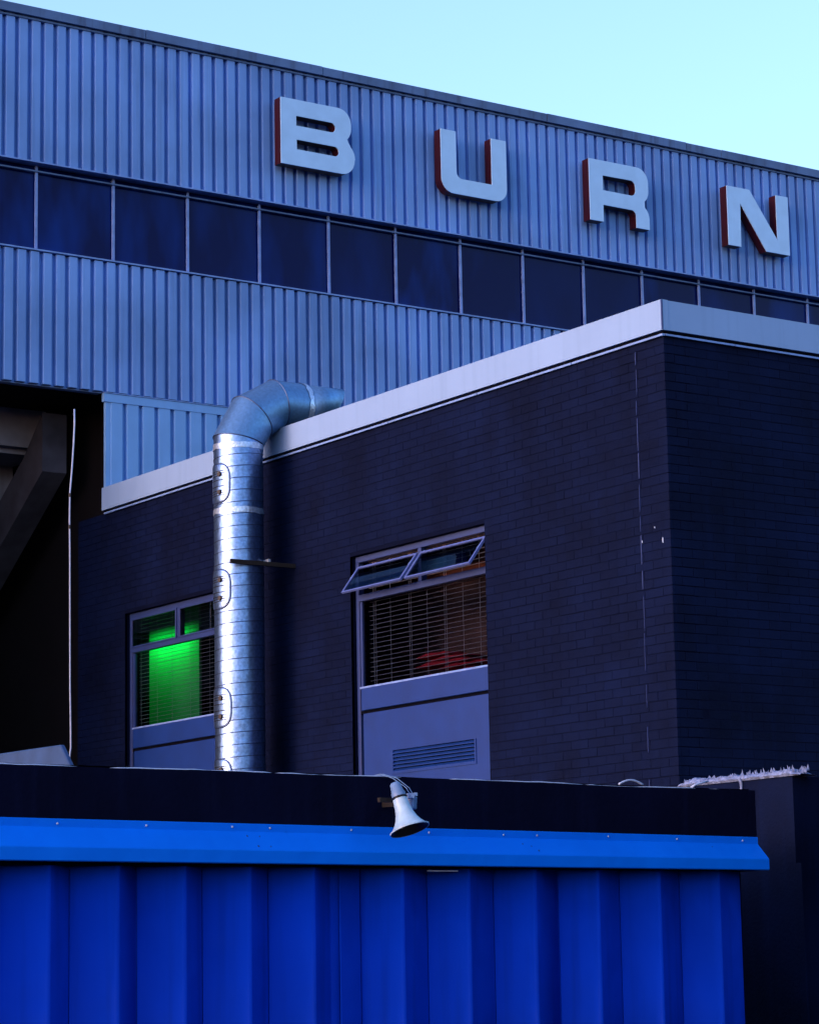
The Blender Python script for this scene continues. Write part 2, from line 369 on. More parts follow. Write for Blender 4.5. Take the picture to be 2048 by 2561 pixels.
# ------------------------------------------------------------------ brick building
bld = thing('brick_building', 'flat roofed navy painted brick building with a pale fascia', 'building')
WIN = [(18.326, 20.46), (22.73, 24.86)]      # window openings along Y on the side wall
ZW1 = 5.45; ZB0 = 2.9; ZTOP = 6.61
YE = 25.94
wl = B()
segs = [(YB+0.007, WIN[0][0]), (WIN[0][1], WIN[1][0]), (WIN[1][1], YE)]
for a, b_ in segs: wl.box(XB+0.0032, XB+0.26, a, b_, 0, ZTOP)
for a, b_ in WIN: wl.box(XB+0.0032, XB+0.26, a, b_, ZW1, ZTOP); wl.box(XB+0.0032, XB+0.26, a, b_, 0, 2.2)
wall_side = wl.obj('side_wall', MT['mortar'], bld)
wf = B(); wf.box(XB+0.262, 19.0, YB+0.0032, YB+0.26, 0, ZTOP)
wall_front = wf.obj('front_wall', MT['mortar'], bld)
B().box(XB+0.27, 19.0, YB+0.27, YF-0.07, 6.60, 6.80).obj('roof', MT['felt'], bld)
# bricks
def brick_mesh(name, L, H, axis):
    b = B(); c = 0.0025
    def ring(d, q): return [(q, q), (L-q, q), (L-q, H-q), (q, H-q)]
    lv = []
    for d, q in ((0.03, 0.0), (0.0022, 0.0), (0.0, c)):
        i = len(b.v); lv.append(i)
        for a, z in ring(d, q):
            b.v.append((d, a, z) if axis == 'y' else (a, d, z))
    for k in range(2):
        for q in range(4): b.f.append((lv[k]+q, lv[k]+(q+1) % 4, lv[k+1]+(q+1) % 4, lv[k+1]+q))
    b.f.append(tuple(lv[2]+q for q in range(4)))
    return b
CH, CL = 0.075, 0.225
bricks = []   # (side, a, z, len)
rows = int((ZTOP-ZB0)/CH)
def cut(a, e, z0, z1):
    """pieces of [a,e] outside the openings"""
    out_ = [(a, e)]
    if z0 < ZW1 + 0.0:
        for (p, q) in WIN:
            nw = []
            for (u, v) in out_:
                if v <= p or u >= q: nw.append((u, v)); continue
                if u < p: nw.append((u, p))
                if v > q: nw.append((q, v))
            out_ = nw
    return [(u, v) for u, v in out_ if v-u > 0.03]
for r_ in range(rows):
    z = ZTOP - (r_+1)*CH + 0.0
    a = YB - (0.1125 if r_ % 2 else 0.0)
    first = True
    while a < YE:
        e = min(a + CL - 0.003, YE); s0 = max(a, YB + (0.0))
        for u, v in cut(s0, e, z, z+CH-0.006): bricks.append(('s', u, z, v-u))
        a += CL
    a = XB - (0.0 if r_ % 2 else 0.1125)
    while a < 15.9:
        e = a + CL - 0.003; s0 = max(a, XB+0.032)
        if e - s0 > 0.03: bricks.append(('f', s0, z, e-s0))
        a += CL
full_s = brick_mesh('b', CL-0.003, CH-0.006, 'y').mesh('brick_side'); full_f = brick_mesh('b', CL-0.003, CH-0.006, 'x').mesh('brick_front')
side = sorted([b for b in bricks if b[0] == 's' and b[1] < 18.2 and b[2] > 3.05], key=lambda b: b[1])
near_s = [b for b in side if abs(b[3]-(CL-0.003)) < 1e-4][:220]
front = sorted([b for b in bricks if b[0] == 'f' and b[2] > 3.4], key=lambda b: b[1])
near_f = [b for b in front if abs(b[3]-(CL-0.003)) < 1e-4][:76]
ns, nf = set(near_s), set(near_f)
def jit(a=0.0, z=0.0):
    p_ = noise.noise((a*0.55, z*0.8, 3.7)) + 0.5*noise.noise((a*1.7, z*2.1, 9.1))
    return random.uniform(-0.0016, 0.0006) + 0.0022*max(0.0, min(1.0, 0.45+1.6*p_))
full_s.materials.append(MT['brick']); full_f.materials.append(MT['brick'])
for b_ in near_s:
    o = link('brick', full_s, None, wall_side, (XB + jit(b_[1], b_[2]), b_[1], b_[2] + random.uniform(-.002, .002)))
    o.rotation_euler = (R(random.uniform(-.5, .5)), 0, R(random.uniform(-.4, .4)))
for b_ in near_f:
    o = link('brick', full_f, None, wall_front, (b_[1], YB + jit(b_[1]+5, b_[2]), b_[2] + random.uniform(-.002, .002)))
    o.rotation_euler = (0, R(random.uniform(-.5, .5)), R(random.uniform(-.4, .4)))
rs, rf = B(), B()
for b_ in bricks:
    if b_ in ns or b_ in nf: continue
    tgt = rs if b_[0] == 's' else rf
    q = brick_mesh('b', b_[3], CH-0.006, 'y' if b_[0] == 's' else 'x'); i = len(tgt.v)
    dx = jit(b_[1] + (0 if b_[0] == 's' else 5), b_[2]); dz = random.uniform(-.002, .002); tw = random.uniform(-.004, .004)
    for (x, y, z) in q.v:
        if b_[0] == 's': tgt.v.append((x + XB + dx + tw*y*0.3, y + b_[1], z + b_[2] + dz + tw*y))
        else: tgt.v.append((x + b_[1], y + YB + dx + tw*x*0.3, z + b_[2] + dz + tw*x))
    tgt.f += [tuple(i+k for k in f) for f in q.f]
o = rs.obj('brickwork', MT['brick'], wall_side); o['kind'] = 'stuff'
o = rf.obj('brickwork', MT['brick'], wall_front); o['kind'] = 'stuff'
# movement joint near the corner, ragged pale sealant
random.seed(3)
z = 6.54
while z > 3.0:
    h = random.uniform(0.05, 0.32); wd = random.uniform(0.002, 0.005)*(1.0 if z > 4.4 else 0.6)
    y = 16.196 + random.uniform(-.006, .006)
    s_ = B(); s_.prism([(y-wd, z), (y+wd*0.7, z-0.01), (y+wd, z-h*0.5), (y+wd*0.6, z-h), (y-wd*0.8, z-h+0.01)], 'x', XB-0.006, XB+0.02)
    s_.obj('joint_sealant', MT['frame'], bld)
    z -= h + (random.uniform(0.0, 0.05) if z > 4.4 else random.uniform(0.05, 0.22))
# white paint chips near the joint
for (y, z, hh) in ((16.025, 5.06, 0.016), (16.185, 4.965, 0.022), (15.93, 4.93, 0.045)):
    B().prism([(y-.004, z), (y+.005, z+.004), (y+.004, z+hh), (y-.003, z+hh-.003)], 'x', XB-0.005, XB+0.004).obj('paint_chip', MT['cable'], bld)
# fascia
B().box(XB-0.045, XB+0.02, YB-0.045, YF-0.062, 6.636, 6.886).obj('fascia', MT['fascia'], bld)['label'] = 'lavender white fascia along the side wall'
B().box(XB+0.022, 19.0, YB-0.042, YB+0.02, 6.638, 6.883).obj('fascia', MT['fascia'], bld)
B().box(XB-0.048, XB-0.036, YB-0.048, YB-0.036, 6.64, 6.884).obj('corner_joint', MT['frame'], bld)
B().box(XB-0.02, XB+0.26, YB-0.02, YF-0.07, 6.612, 6.634).obj('shadow_gap', MT['felt'], bld)
B().box(XB+0.262, 19.0, YB-0.02, YB+0.26, 6.612, 6.634).obj('shadow_gap', MT['felt'], bld)
y = YB-0.03; k = 0
for e in (17.0, 18.35, 19.75, 21.15, 22.5, 23.9, YF-0.08):
    B().box(XB-0.030, XB-0.006, y+0.006, e-0.006, 6.594, 6.611).obj('trim_strip', MT['trim'], bld); y = e
x = XB
for e in (14.15, 15.4, 16.6, 19.0):
    B().box(x+0.004, e-0.004, YB-0.030, YB-0.006, 6.596, 6.611).obj('trim_strip', MT['trim'], bld); x = e
# windows
XW = XB + 0.06          # outer plane of the frames
def window(y0, y1, opened):
    f = B()
    f.box(XW, XW+0.06, y0, y1, 5.392, ZW1)                      # head
    f.box(XW, XW+0.06, y0, y0+0.045, 2.2, 5.391); f.box(XW, XW+0.06, y1-0.05, y1, 2.2, 5.391)
    f.box(XW-0.006, XW+0.06, y0+0.046, y1-0.051, 5.022, 5.085)  # transom
    ym = (y0+y1)/2 + 0.01
    f.box(XW-0.004, XW+0.06, ym-0.026, ym+0.026, 5.086, 5.391)
    fr = f.obj('window', MT['frame'], bld, bevel=0.003)
    def pane(a, b_, z0, z1, nm='pane', m=MT['glass'], x=XW+0.03):
        B().box(x, x+0.005, a, b_, z0, z1).obj(nm, m, fr)
    pane(y0+0.046, y1-0.051, 4.225, 5.021)
    B().box(XW+0.012, XW+0.029, y0+0.0465, y0+0.068, 4.226, 5.020).obj('bead', MT['frame'], fr)
    B().box(XW+0.012, XW+0.029, y1-0.085, y1-0.0515, 4.226, 5.020).obj('bead', MT['frame'], fr)
    for a, b_ in ((y0+0.047, ym-0.028), (ym+0.028, y1-0.053)):
        sh = B(); hh = 0.318; t_ = 0.022
        L = b_-a
        sh.box(-0.012, 0.012, 0, L, -t_, 0); sh.box(-0.012, 0.012, 0, L, -hh, -hh+t_*0.8)
        sh.box(-0.012, 0.012, 0, t_, -hh+t_*0.8+.0005, -t_-.0005); sh.box(-0.012, 0.012, L-t_, L, -hh+t_*0.8+.0005, -t_-.0005)
        so = sh.obj('sash', MT['frame'] if not opened else MT['sashf'], fr, bevel=0.002)
        gl = B().box(-0.002, 0.002, t_, L-t_, -hh+t_*0.8, -t_).obj('sash_pane', MT['sglass'], fr)
        for q in (so, gl):
            if opened:
                q.location = (XW+0.0, a, 5.345); q.rotation_euler = (0, R(37), 0)
            else:
                q.location = (XW-0.004, a, 5.391)
        if opened:
            st = B(); st.tube([(XW+0.02, b_-0.02, 5.36), (XW-0.10, b_-0.012, 5.235)], 0.005, 6); st.obj('stay', MT['mull'], fr)
            st = B(); st.tube([(XW+0.02, a+0.02, 5.36), (XW-0.10, a+0.012, 5.235)], 0.005, 6); st.obj('stay', MT['mull'], fr)
    # spandrel panels below the glass
    pn = B(); pn.box(XW-0.022, XW+0.06, y0+0.002, y1-0.10, 4.0, 4.205); pn.obj('upper_panel', MT['panel'], fr, bevel=0.004)
    B().box(XW-0.004, XW+0.05, y0+0.046, y1-0.051, 4.206, 4.224).obj('glazing_sill', MT['mull'], fr)
    B().box(XW+0.004, XW+0.06, y0+0.046, y1-0.051, 3.972, 3.999).obj('panel_groove', MT['felt'], fr)
    pn = B()
    a, b_ = y0+0.002, y1-0.118
    if opened:
        va, vb, z0, z1 = 18.60, 19.872, 3.40, 3.597
        pn.box(XW-0.012, XW+0.06, a, va, 2.2, 3.970); pn.box(XW-0.012, XW+0.06, vb, b_, 2.2, 3.970)
        pn.box(XW-0.012, XW+0.06, va, vb, z1, 3.970); pn.box(XW-0.012, XW+0.06, va, vb, 2.2, z0)
    else: pn.box(XW-0.012, XW+0.06, a, b_, 2.2, 3.970)
    pn.obj('lower_panel', MT['panel'], fr)
    if opened:
        v = B(); v.box(XW-0.02, XW+0.05, va-0.022, va, z0-0.02, z1+0.004); v.box(XW-0.02, XW+0.05, va, vb, z0-0.02, z0)
        vo = v.obj('vent', MT['panel'], bld)
        B().box(XW+0.035, XW+0.045, va, vb, z0, z1).obj('vent_backing', MT['felt'], vo)
        n = 6; st = (z1-z0)/n
        sl = B(); sl.prism([(0.020, 0.026), (0.014, 0.029), (-0.018, 0.004), (-0.018, -0.002)], 'y', 0, vb-va-0.001)
        sm = sl.mesh('vent_slat')
        for q in range(n): link('slat', sm, MT['panel'], vo, (XW+0.002, va+0.0005, z0+0.002+q*st))
    return fr
win_r = window(*WIN[0], True)
win_l = window(*WIN[1], False)
# rooms behind the windows
def room(y0, y1, m, depth):
    r_ = B(); xa_ = XB+0.262; xb_ = xa_+depth
    r_.box(xa_, xb_, y0-0.1, y0, 2.2, 5.9); r_.box(xa_, xb_, y1, y1+0.1, 2.2, 5.9)
    r_.box(xb_, xb_+0.1, y0-0.1, y1+0.1, 2.2, 5.9); r_.box(xa_, xb_, y0, y1, 5.8, 5.9); r_.box(xa_, xb_, y0, y1, 3.9, 4.0)
    return r_.obj('room_wall', m, bld)
room(17.9, 21.9, MT['room'], 0.75)
room(22.1, 25.62, MT['dark'], 1.6)
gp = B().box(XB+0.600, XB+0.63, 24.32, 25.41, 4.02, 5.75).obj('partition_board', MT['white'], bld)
gp['label'] = 'board tinted and lit green behind the left blind'
# green lamp in the left room, close to the top corner of the board
gl_d = bpy.data.lights.new('green_lamp', 'AREA'); gl_d.shape = 'RECTANGLE'; gl_d.size = 0.9; gl_d.size_y = 0.06
gl_d.energy = 5.0; gl_d.color = (0.01, 1.0, 0.14)
glo = bpy.data.objects.new('green_lamp', gl_d); col.objects.link(glo); glo.location = (XB+0.42, 24.92, 5.27)
glo.rotation_euler = Matrix(((0, -0.894, -0.447), (1, 0, 0), (0, -0.447, 0.894))).to_euler()   # long side along Y, facing the board
glo.parent = bld

# blinds
def blind(y0, y1, label, gap, z1=5.39, z0=4.235):
    t = thing('venetian_blind', label, 'window blind', group='venetian blinds behind the windows')
    x = XB+0.155
    sm = B().prism([(-0.013, -0.0012), (0, 0.0016), (0.013, 0.0006), (0.013, 0.0026), (0, 0.0036), (-0.013, 0.0012)], 'y', -(y1-y0)/2, (y1-y0)/2).mesh('slat')
    z = z0
    while z < z1:
        o = link('slat', sm, MT['slat'], t, (x, (y0+y1)/2, z)); o.rotation_euler = (R(random.uniform(-.1, .1)), R(random.uniform(-3, 3)), 0)
        z += gap
    for y in cords[label]:
        c = B(); c.tube([(x-0.017, y, z0-0.03), (x-0.017, y+0.003, (z0+z1)/2), (x-0.017, y, z1+0.03)], 0.0022, 5); c.obj('cord', MT['slat'], t)
    B().box(x-0.014, x+0.014, y0, y1, 5.392, 5.43).obj('head_rail', MT['slat'], t)
    return t
LR, LL = 'open venetian blind with thin slats behind the right brick wall window', 'venetian blind lit green in the window left of the steel duct'
cords = {LR: (20.28, 20.245, 20.0, 19.695, 19.665, 19.41, 19.14, 19.11, 18.855, 18.60), LL: (24.75, 24.4, 24.08, 23.7, 23.3)}
blind(18.35, 20.36, LR, 0.0435)
blind(22.78, 24.80, LL, 0.0405)
# red padded thing behind the right blind
rd = thing('red_cushion', 'red padded shape lying behind the right window blind', 'cushion')
for (y0, y1, z0, z1, xx) in ((18.74, 19.80, 4.10, 4.295, 0), (18.70, 19.42, 4.30, 4.335, 0.03), (18.95, 19.79, 4.34, 4.385, 0.02), (19.02, 19.60, 4.39, 4.425, 0.06), (19.28, 19.78, 4.43, 4.475, 0.04)):
    b = B(); n = 14; rows_ = []
    for i in range(n+1):
        u = i/n; y = y0+(y1-y0)*u; e = min(1.0, 4.5*min(u, 1-u))**0.5
        hgt = (z1-z0)*e*(0.85+0.15*math.sin(9*u+xx*40))
        rows_.append([(XB+0.24+xx-0.0*e, y, z0), (XB+0.215+xx, y, z0+hgt*0.5), (XB+0.25+xx, y, z0+hgt*0.92), (XB+0.45, y, z0+hgt), (XB+0.6, y, z0)])
    b.grid(rows_); b.obj('padding', MT['red'], rd, smooth=True)

# ------------------------------------------------------------------ exhaust duct
duct = thing('exhaust_duct', 'galvanised spiral exhaust duct rising past the brick wall and bending over the roof', 'duct')
PX, PY, PR = 12.955, 21.70, 0.240
def ringpts(p, nrm, axis, r, seg=40):
    """ellipse where the cylinder of given axis meets the plane (p, nrm)"""
    p, nrm, axis = Vector(p), Vector(nrm).normalized(), Vector(axis).normalized()
    b_ = Vector((0, 1, 0)); a_ = b_.cross(axis).normalized()
    res = []
    for q in range(seg):
        t = 2*math.pi*q/seg; c = p + (a_*math.cos(t) + b_*math.sin(t))*r
        d = (p-c).dot(nrm)/axis.dot(nrm); res.append(c + axis*d)
    return res
def seg_tube(pa, na, pb, nb, axis, r, name, m, caps=False):
    ra, rb = ringpts(pa, na, axis, r), ringpts(pb, nb, axis, r)
    b = B(); n = len(ra); b.v = [tuple(v) for v in ra+rb]
    for q in range(n): b.f.append((q, (q+1) % n, n+(q+1) % n, n+q))
    o = b.obj(name, m, duct); auto_smooth(o, 60); return o
P1, P2, P3 = Vector((PX, PY, 6.72)), Vector((13.11, PY, 6.986)), Vector((13.382, PY, 7.135))
P0, P4 = Vector((PX, PY, 0.4)), Vector((13.985, PY, 7.135))
d0, d1, d2, d3 = (P1-P0).normalized(), (P2-P1).normalized(), (P3-P2).normalized(), (P4-P3).normalized()
n1, n2, n3 = (d0+d1).normalized(), (d1+d2).normalized(), (d2+d3).normalized()
n1 = (d0*1.6+d1).normalized()
seg_tube(P0, d0, P1, n1, d0, PR, 'vertical_pipe', MT['galv'])
seg_tube(P1, n1, P2, n2, d1, PR+0.003, 'elbow_segment', MT['galv2'])
seg_tube(P2, n2, P3, n3, d2, PR+0.003, 'elbow_segment', MT['galv2'])
seg_tube(P3, n3, Vector((13.66, PY, 7.135)), d3, d3, PR+0.001, 'elbow_segment', MT['galv2'])
mo = seg_tube(Vector((13.661, PY, 7.135)), d3, P4, Vector((0.84, 0, -0.54)), d3, PR-0.004, 'mouth', MT['galv2'])
sl_ = mo.modifiers.new('thick', 'SOLIDIFY'); sl_.thickness = 0.006
# folded lips where the segments meet
def lip(p, nrm, axis, r, name='joint_lip', m=MT['seam']):
    pts = ringpts(p, nrm, axis, r, 48); b = B(); b.tube([tuple(v) for v in pts]+[tuple(pts[0])], 0.0055, 6, cap=False)
    return b.obj(name, m, duct, smooth=True)
lip(P1, n1, d0, PR+0.004); lip(P2, n2, d1, PR+0.005); lip(P3, n3, d2, PR+0.004)
def band(za, zb, name='tape_band'):
    b = B(); n = 48; rows_ = []
    for j in range(4):
        z = za+(zb-za)*j/3; rr = PR+0.006
        rows_.append([(PX+(rr+0.003*noise.noise((q*0.9, j*2.0, za*7)))*math.cos(2*math.pi*q/n), PY+(rr+0.003*noise.noise((q*0.9, j*2.0, za*7)))*math.sin(2*math.pi*q/n), z+0.012*noise.noise((q*0.45, j*1.0, za*3))) for q in range(n+1)])
    b.grid(rows_); o = b.obj(name, MT['tape'], duct, smooth=True); return o
band(6.625, 6.68); band(5.99, 6.045)
b = B(); n = 48; rows_ = []
for j in range(3):
    rows_.append([(13.635+0.05*j/2+0.018*noise.noise((q*0.5, j*1.3, 2)), PY+(PR+0.007)*math.cos(2*math.pi*q/n), 7.135+(PR+0.007)*math.sin(2*math.pi*q/n)) for q in range(n+1)])
b.grid(rows_); b.obj('tape_band', MT['tape'], duct, smooth=True)
# helical lock seam
pts = []; turns = 27; zst = 6.60
for q in range(turns*28):
    t = q/28.0; a = -2*math.pi*t
    pts.append((PX+(PR+0.001)*math.cos(a), PY+(PR+0.001)*math.sin(a), zst-0.1165*t))
B().tube(pts, 0.0045, 5).obj('spiral_seam', MT['seam'], duct, smooth=True)
# access hatches on the left flank; angle of the side that faces the glow
AC = math.atan2(-0.0, -1.0) + R(2)
def hatch(zc):
    hw, hh = R(37), 0.192
    def pt(u, v, r):   # u,v in -1..1
        a = AC + u*hw
        return (PX+r*math.cos(a), PY+r*math.sin(a), zc+v*hh)
    def outline(n=40, k=1.0):
        res = []
        for q in range(n):
            t = 2*math.pi*q/n; c, s_ = math.cos(t), math.sin(t)
            e = 2/3.2; res.append((k*math.copysign(abs(c)**e, c), k*math.copysign(abs(s_)**e, s_)))
        return res
    ol = outline()
    b = B(); i0 = 0; lay = []
    for k, r in ((1.0, PR+0.001), (1.0, PR+0.006), (0.93, PR+0.009), (0.6, PR+0.008), (0.25, PR+0.008)):
        lay.append(len(b.v)); b.v += [pt(u*k, v*k, r) for u, v in ol]
    n = len(ol)
    for a_, c_ in zip(lay, lay[1:]):
        for q in range(n): b.f.append((a_+q, a_+(q+1) % n, c_+(q+1) % n, c_+q))
    b.f.append(tuple(lay[-1]+q for q in range(n)))
    o = b.obj('access_hatch', MT['galv'], duct, smooth=True)
    b = B(); b.tube([pt(u*1.0, v*1.0, PR+0.006) for u, v in ol]+[pt(*ol[0], PR+0.006)], 0.0055, 6, cap=False); b.obj('hatch_rim', MT['seam'], o, smooth=True)
    for v in (-0.62, -0.5, -0.38, -0.16, 0.16, 0.38, 0.5, 0.62):
        b = B(); b.tube([pt(u, v, PR+0.008) for u in (-0.7, -0.4, 0, 0.4, 0.7)], 0.0045, 5); b.obj('hatch_rib', MT['knob'], o, smooth=True)
    for v in (-0.46, 0.46):
        a = AC + R(10); b = B()
        c = Vector((PX, PY, zc+v*hh)); dr = Vector((math.cos(a), math.sin(a), 0))
        b.tube([tuple(c+dr*(PR+0.004)), tuple(c+dr*(PR+0.010)), tuple(c+dr*(PR+0.011)), tuple(c+dr*(PR+0.022))], [0.010, 0.010, 0.026, 0.022], 10); b.obj('knob', MT['knob'], o)
for zc in (6.285, 5.255, 4.12, 3.44): hatch(zc)
# support arm to the wall
B().box(12.70, XB+0.0, PY-PR-0.045, PY-PR-0.012, 5.475, 5.515).obj('support_arm', MT['rust'], duct)
B().box(PX+0.165, PX+0.19, PY-PR-0.03, PY-PR+0.08, 5.516, 5.545).obj('clip', MT['bolt'], duct)

# ------------------------------------------------------------------ blue shed in front
shed = thing('blue_shed', 'low shed with blue folded sheets under a black parapet', 'shed')
def sag(x): return -0.0036*(x-5.44)
XE = 10.129
p = B()
xs = [2.0 + (XE-2.0)*k/40 for k in range(41)]
top = []
for x in xs: top.append((x, 2.604+sag(x)+0.006*noise.noise((x*1.7, 0.3, 0))+0.003*noise.noise((x*9, 0, 4))))
poly = [(2.0, 2.135)] + top + [(XE, 2.135)]
p.prism(poly, 'y', YS, YS+0.22); p.obj('parapet', MT['black'], shed)
B().box(2.0, XE-0.01, YS+0.14, 15.2, 0, 2.132).obj('shed_base', MT['black'], shed)
B().box(2.0, XE-0.01, YS+0.225, 15.2, 2.134, 2.45).obj('shed_body', MT['black'], shed)
fl = B(); rr_ = []
for x in xs[:]:
    rr_.append([(x, YS+0.10, 2.59+sag(x)), (x, YS+0.045+0.012*noise.noise((x*2.3, 3, 1)), 2.612+sag(x)+0.008*noise.noise((x*3.1, 1, 1))), (x, YS+0.19, 2.616+sag(x)), (x, YS+0.2, 2.59+sag(x))])
fl.grid(rr_); fl.obj('roof_felt', MT['felt'], shed)
# folded blue sheets
VY, RY = YS+0.092, YS+0.015
prof = []
def fold(v0, r1, v1):
    n = 6
    for q in range(n):
        u = q/n; prof.append((v0+(r1-0.012-v0)*u, VY+(RY-VY)*(0.75*u+0.25*u*u)))
    prof.append((r1-0.012, RY)); prof.append((r1-0.008, RY-0.003)); prof.append((r1+0.012, RY-0.012)); prof.append((r1+0.017, RY-0.008)); prof.append((v1-0.006, VY-0.002)); prof.append((v1-0.002, VY+0.008))
for v0, r1, v1 in ((2.54, 2.79, 2.90), (2.90, 3.15, 3.26), (3.26, 3.51, 3.62), (3.62, 3.87, 3.98), (3.98, 4.23, 4.34), (4.34, 4.59, 4.70), (4.70, 4.95, 5.06), (5.06, 5.307, 5.42), (5.42, 5.667, 5.78), (5.78, 6.029, 6.138), (6.138, 6.393, 6.497), (6.497, 6.758, 6.87), (6.87, 7.128, 7.23)):
    fold(v0, r1, v1)
prof_a = prof + [(7.235, VY+0.006), (7.30, VY+0.002)]
prof = [(7.285, VY-0.004), (7.292, VY-0.001), (7.405, VY-0.003), (7.408, VY+0.003), (7.412, VY-0.004)]
for v0, r1, v1 in ((7.412, 7.665, 7.822), (7.822, 8.079, 8.243), (8.243, 8.509, 8.668), (8.668, 8.932, 9.085), (9.085, 9.358, 9.505)):
    fold(v0, r1, v1)
prof_b = prof
n = 6; prof_b += [(9.505+(9.78-9.505)*q/n, VY+(RY-VY)*(q/n)) for q in range(n)] + [(9.78, RY), (9.795, RY-0.008), (9.80, RY-0.005), (9.936, VY-0.004), (9.943, VY-0.004), (9.943, VY+0.02)]
def split(pr, cuts):
    res = []; cur = []
    for q in pr:
        cur.append(q)
        if cuts and q[0] >= cuts[0]: res.append(cur); cur = [q]; cuts = cuts[1:]
    res.append(cur); return res
for i, pr in enumerate(split(prof_a, [3.97, 5.05, 6.13]) + split(prof_b, [8.66])):
    b = B(); b.grid([[(x*y/11.25, y, 0.05) for x, y in pr], [(x*y/11.25, y, 2.134) for x, y in pr]])
    me = b.mesh('sheet', fix=False)
    bm = bmesh.new(); bm.from_mesh(me)
    for f in bm.faces:
        if f.normal.y > 0: f.normal_flip()
    bm.to_mesh(me); bm.free()
    o = link('cladding_sheet', me, MT['blue'], shed); auto_smooth(o, 20)
    sm = o.modifiers.new('t', 'SOLIDIFY'); sm.thickness = 0.0012
# flashing
def fz(x): return -0.0064*(x-5.44)
def fl2(x): return -0.0040*(x-5.44)
def flash(xa, xb):
    b = B(); rows_ = []; n = 12
    for k in range(n+1):
        x = xa+(xb-xa)*k/n; j = 0.0025*noise.noise((x*1.5, 2, 7))
        rows_.append([(x, YS-0.003, 2.353+fz(x)), (x, YS-0.006, 2.350+fz(x)), (x, YS-0.006, 2.314+fz(x)), (x, YS-0.012, 2.306+fz(x)+j*0.4), (x, YS-0.090+j, 2.220+fl2(x)), (x, YS-0.094+j, 2.213+fl2(x)), (x, YS-0.094+j, 2.154+fl2(x)*0.75), (x, YS-0.088+j, 2.150+fl2(x)*0.75), (x, YS-0.074, 2.158+fl2(x)*0.75), (x, YS-0.072, 2.20+fl2(x))])
    b.grid(rows_); o = b.obj('flashing', MT['flash'], shed)
    sm = o.modifiers.new('t', 'SOLIDIFY'); sm.thickness = 0.0015; sm.offset = -1
    return o
flash(2.0, 4.0); flash(4.0, 7.005); flash(7.0, XE)
sm_ = B(); sm_.tube([(0, 0.003, 0), (0, -0.004, 0), (0, -0.007, 0)], [0.006, 0.006, 0.0035], 8); smm = sm_.mesh('screw')
for x in (5.735, 6.212, 6.692, 6.908, 7.39, 7.869, 8.347, 8.568, 9.051, 9.535, 10.014):
    link('screw', smm, MT['bolt'], shed, (x, YS-0.006, 2.333+fz(x)+random.uniform(-.004, .004)))
# dark specks of grime on the sloping flashing
spk = B(); spk.tube([(0, 0, 0), (0, 0, 0.0016)], [0.0075, 0.004], 7); spm = spk.mesh('speck')
for (x, t_, k_) in ((6.765, 0.18, 0.8), (6.80, 0.80, 1.0), (6.835, 0.2, 0.6), (6.87, 0.82, 0.7), (8.45, 0.3, 0.7), (8.50, 0.45, 0.6), (8.53, 0.75, 0.9), (9.77, 0.2, 0.5)):
    o = link('grime_speck', spm, MT['knob'], shed, (x, YS-0.012-0.078*t_, 2.307+fz(x)*(1-t_)+fl2(x)*t_-0.0865*t_))
    o.rotation_euler = (R(42), 0, 0); o.scale = (k_, k_*1.4, 1)
# light sliver seen under the flashing
B().box(7.86, 8.05, YS-0.004, YS+0.003, 2.118, 2.124).obj('packing_strip', MT['cable'], shed)

# ------------------------------------------------------------------ loose cable on the parapet
def vis(x):    # how far the cable sits proud of the felt
    for a, b_ in ((4.8, 5.60), (6.02, 6.32), (6.62, 6.70), (6.93, 7.22), (7.40, 7.47), (7.60, 7.66), (8.02, 8.10), (8.25, 8.32), (8.90, 9.02), (9.58, 9.70)):
        if a < x < b_: return 1.0
    return 0.0
cb = B(); pts = []
for k in range(300):
    x = 4.6 + (9.95-4.6)*k/299
    h = max(sum(vis(x+dx) for dx in (-0.04, -0.02, 0, 0.02, 0.04))/5, min(1.0, max(0.0, 0.75+1.6*noise.noise((x*2.6, 4, 4)))))
    zt = 2.604+sag(x)+0.006*noise.noise((x*1.7, 0.3, 0))+0.003*noise.noise((x*9, 0, 4))
    pts.append((x, YS+0.004+0.004*noise.noise((x*4, 0, 0))+0.03*(1-h), zt - 0.006 + 0.007*h + 0.003*noise.noise((x*6, 1, 2))))
cb.tube(pts, 0.0042, 6); tag(cb.obj('parapet_cable', MT['cable'], None, smooth=True), 'thin white cable lying along the top of the black parapet', 'cable')
cb = B(); cb.tube([(9.20+0.17*k/12, YS+0.07, 2.605+0.024*math.sin(math.pi*k/12)) for k in range(13)], 0.006, 6)
tag(cb.obj('cable_loop', MT['cable'], None, smooth=True), 'short arched loop of white cable on the parapet below the brick corner', 'cable')
cb = B(); cb.tube([(9.70, YS+0.05, 2.596), (9.73, YS+0.05, 2.612), (9.78, YS+0.05, 2.626), (9.83, YS+0.055, 2.635)], [0.008, 0.007, 0.006, 0.004], 6)
tag(cb.obj('cable_end', MT['cable'], None, smooth=True), 'bent white cable end sticking up near the right end of the parapet', 'cable')
# hanging white cable on the left
cb = B(); cl = [(12.672, 7.56), (12.674, 7.40), (12.662, 7.15), (12.645, 6.9), (12.624, 6.666), (12.620, 6.4), (12.626, 6.0), (12.628, 5.6), (12.631, 5.1), (12.634, 4.6), (12.642, 4.2), (12.645, 3.974), (12.625, 3.83), (12.60, 3.6), (12.6, 2.6)]
cb.tube([(x, 24.6, z) for x, z in cl], 0.009, 8)
hc = cb.obj('hanging_cable', MT['cable'], None, smooth=True); tag(hc, 'long white cable hanging down in front of the dark opening at left', 'cable')
for z in (6.63, 6.29):
    B().tube([(12.622, 24.6, z-0.02), (12.622, 24.6, z+0.02)], 0.0135, 8).obj('cable_tie', MT['knob'], hc)

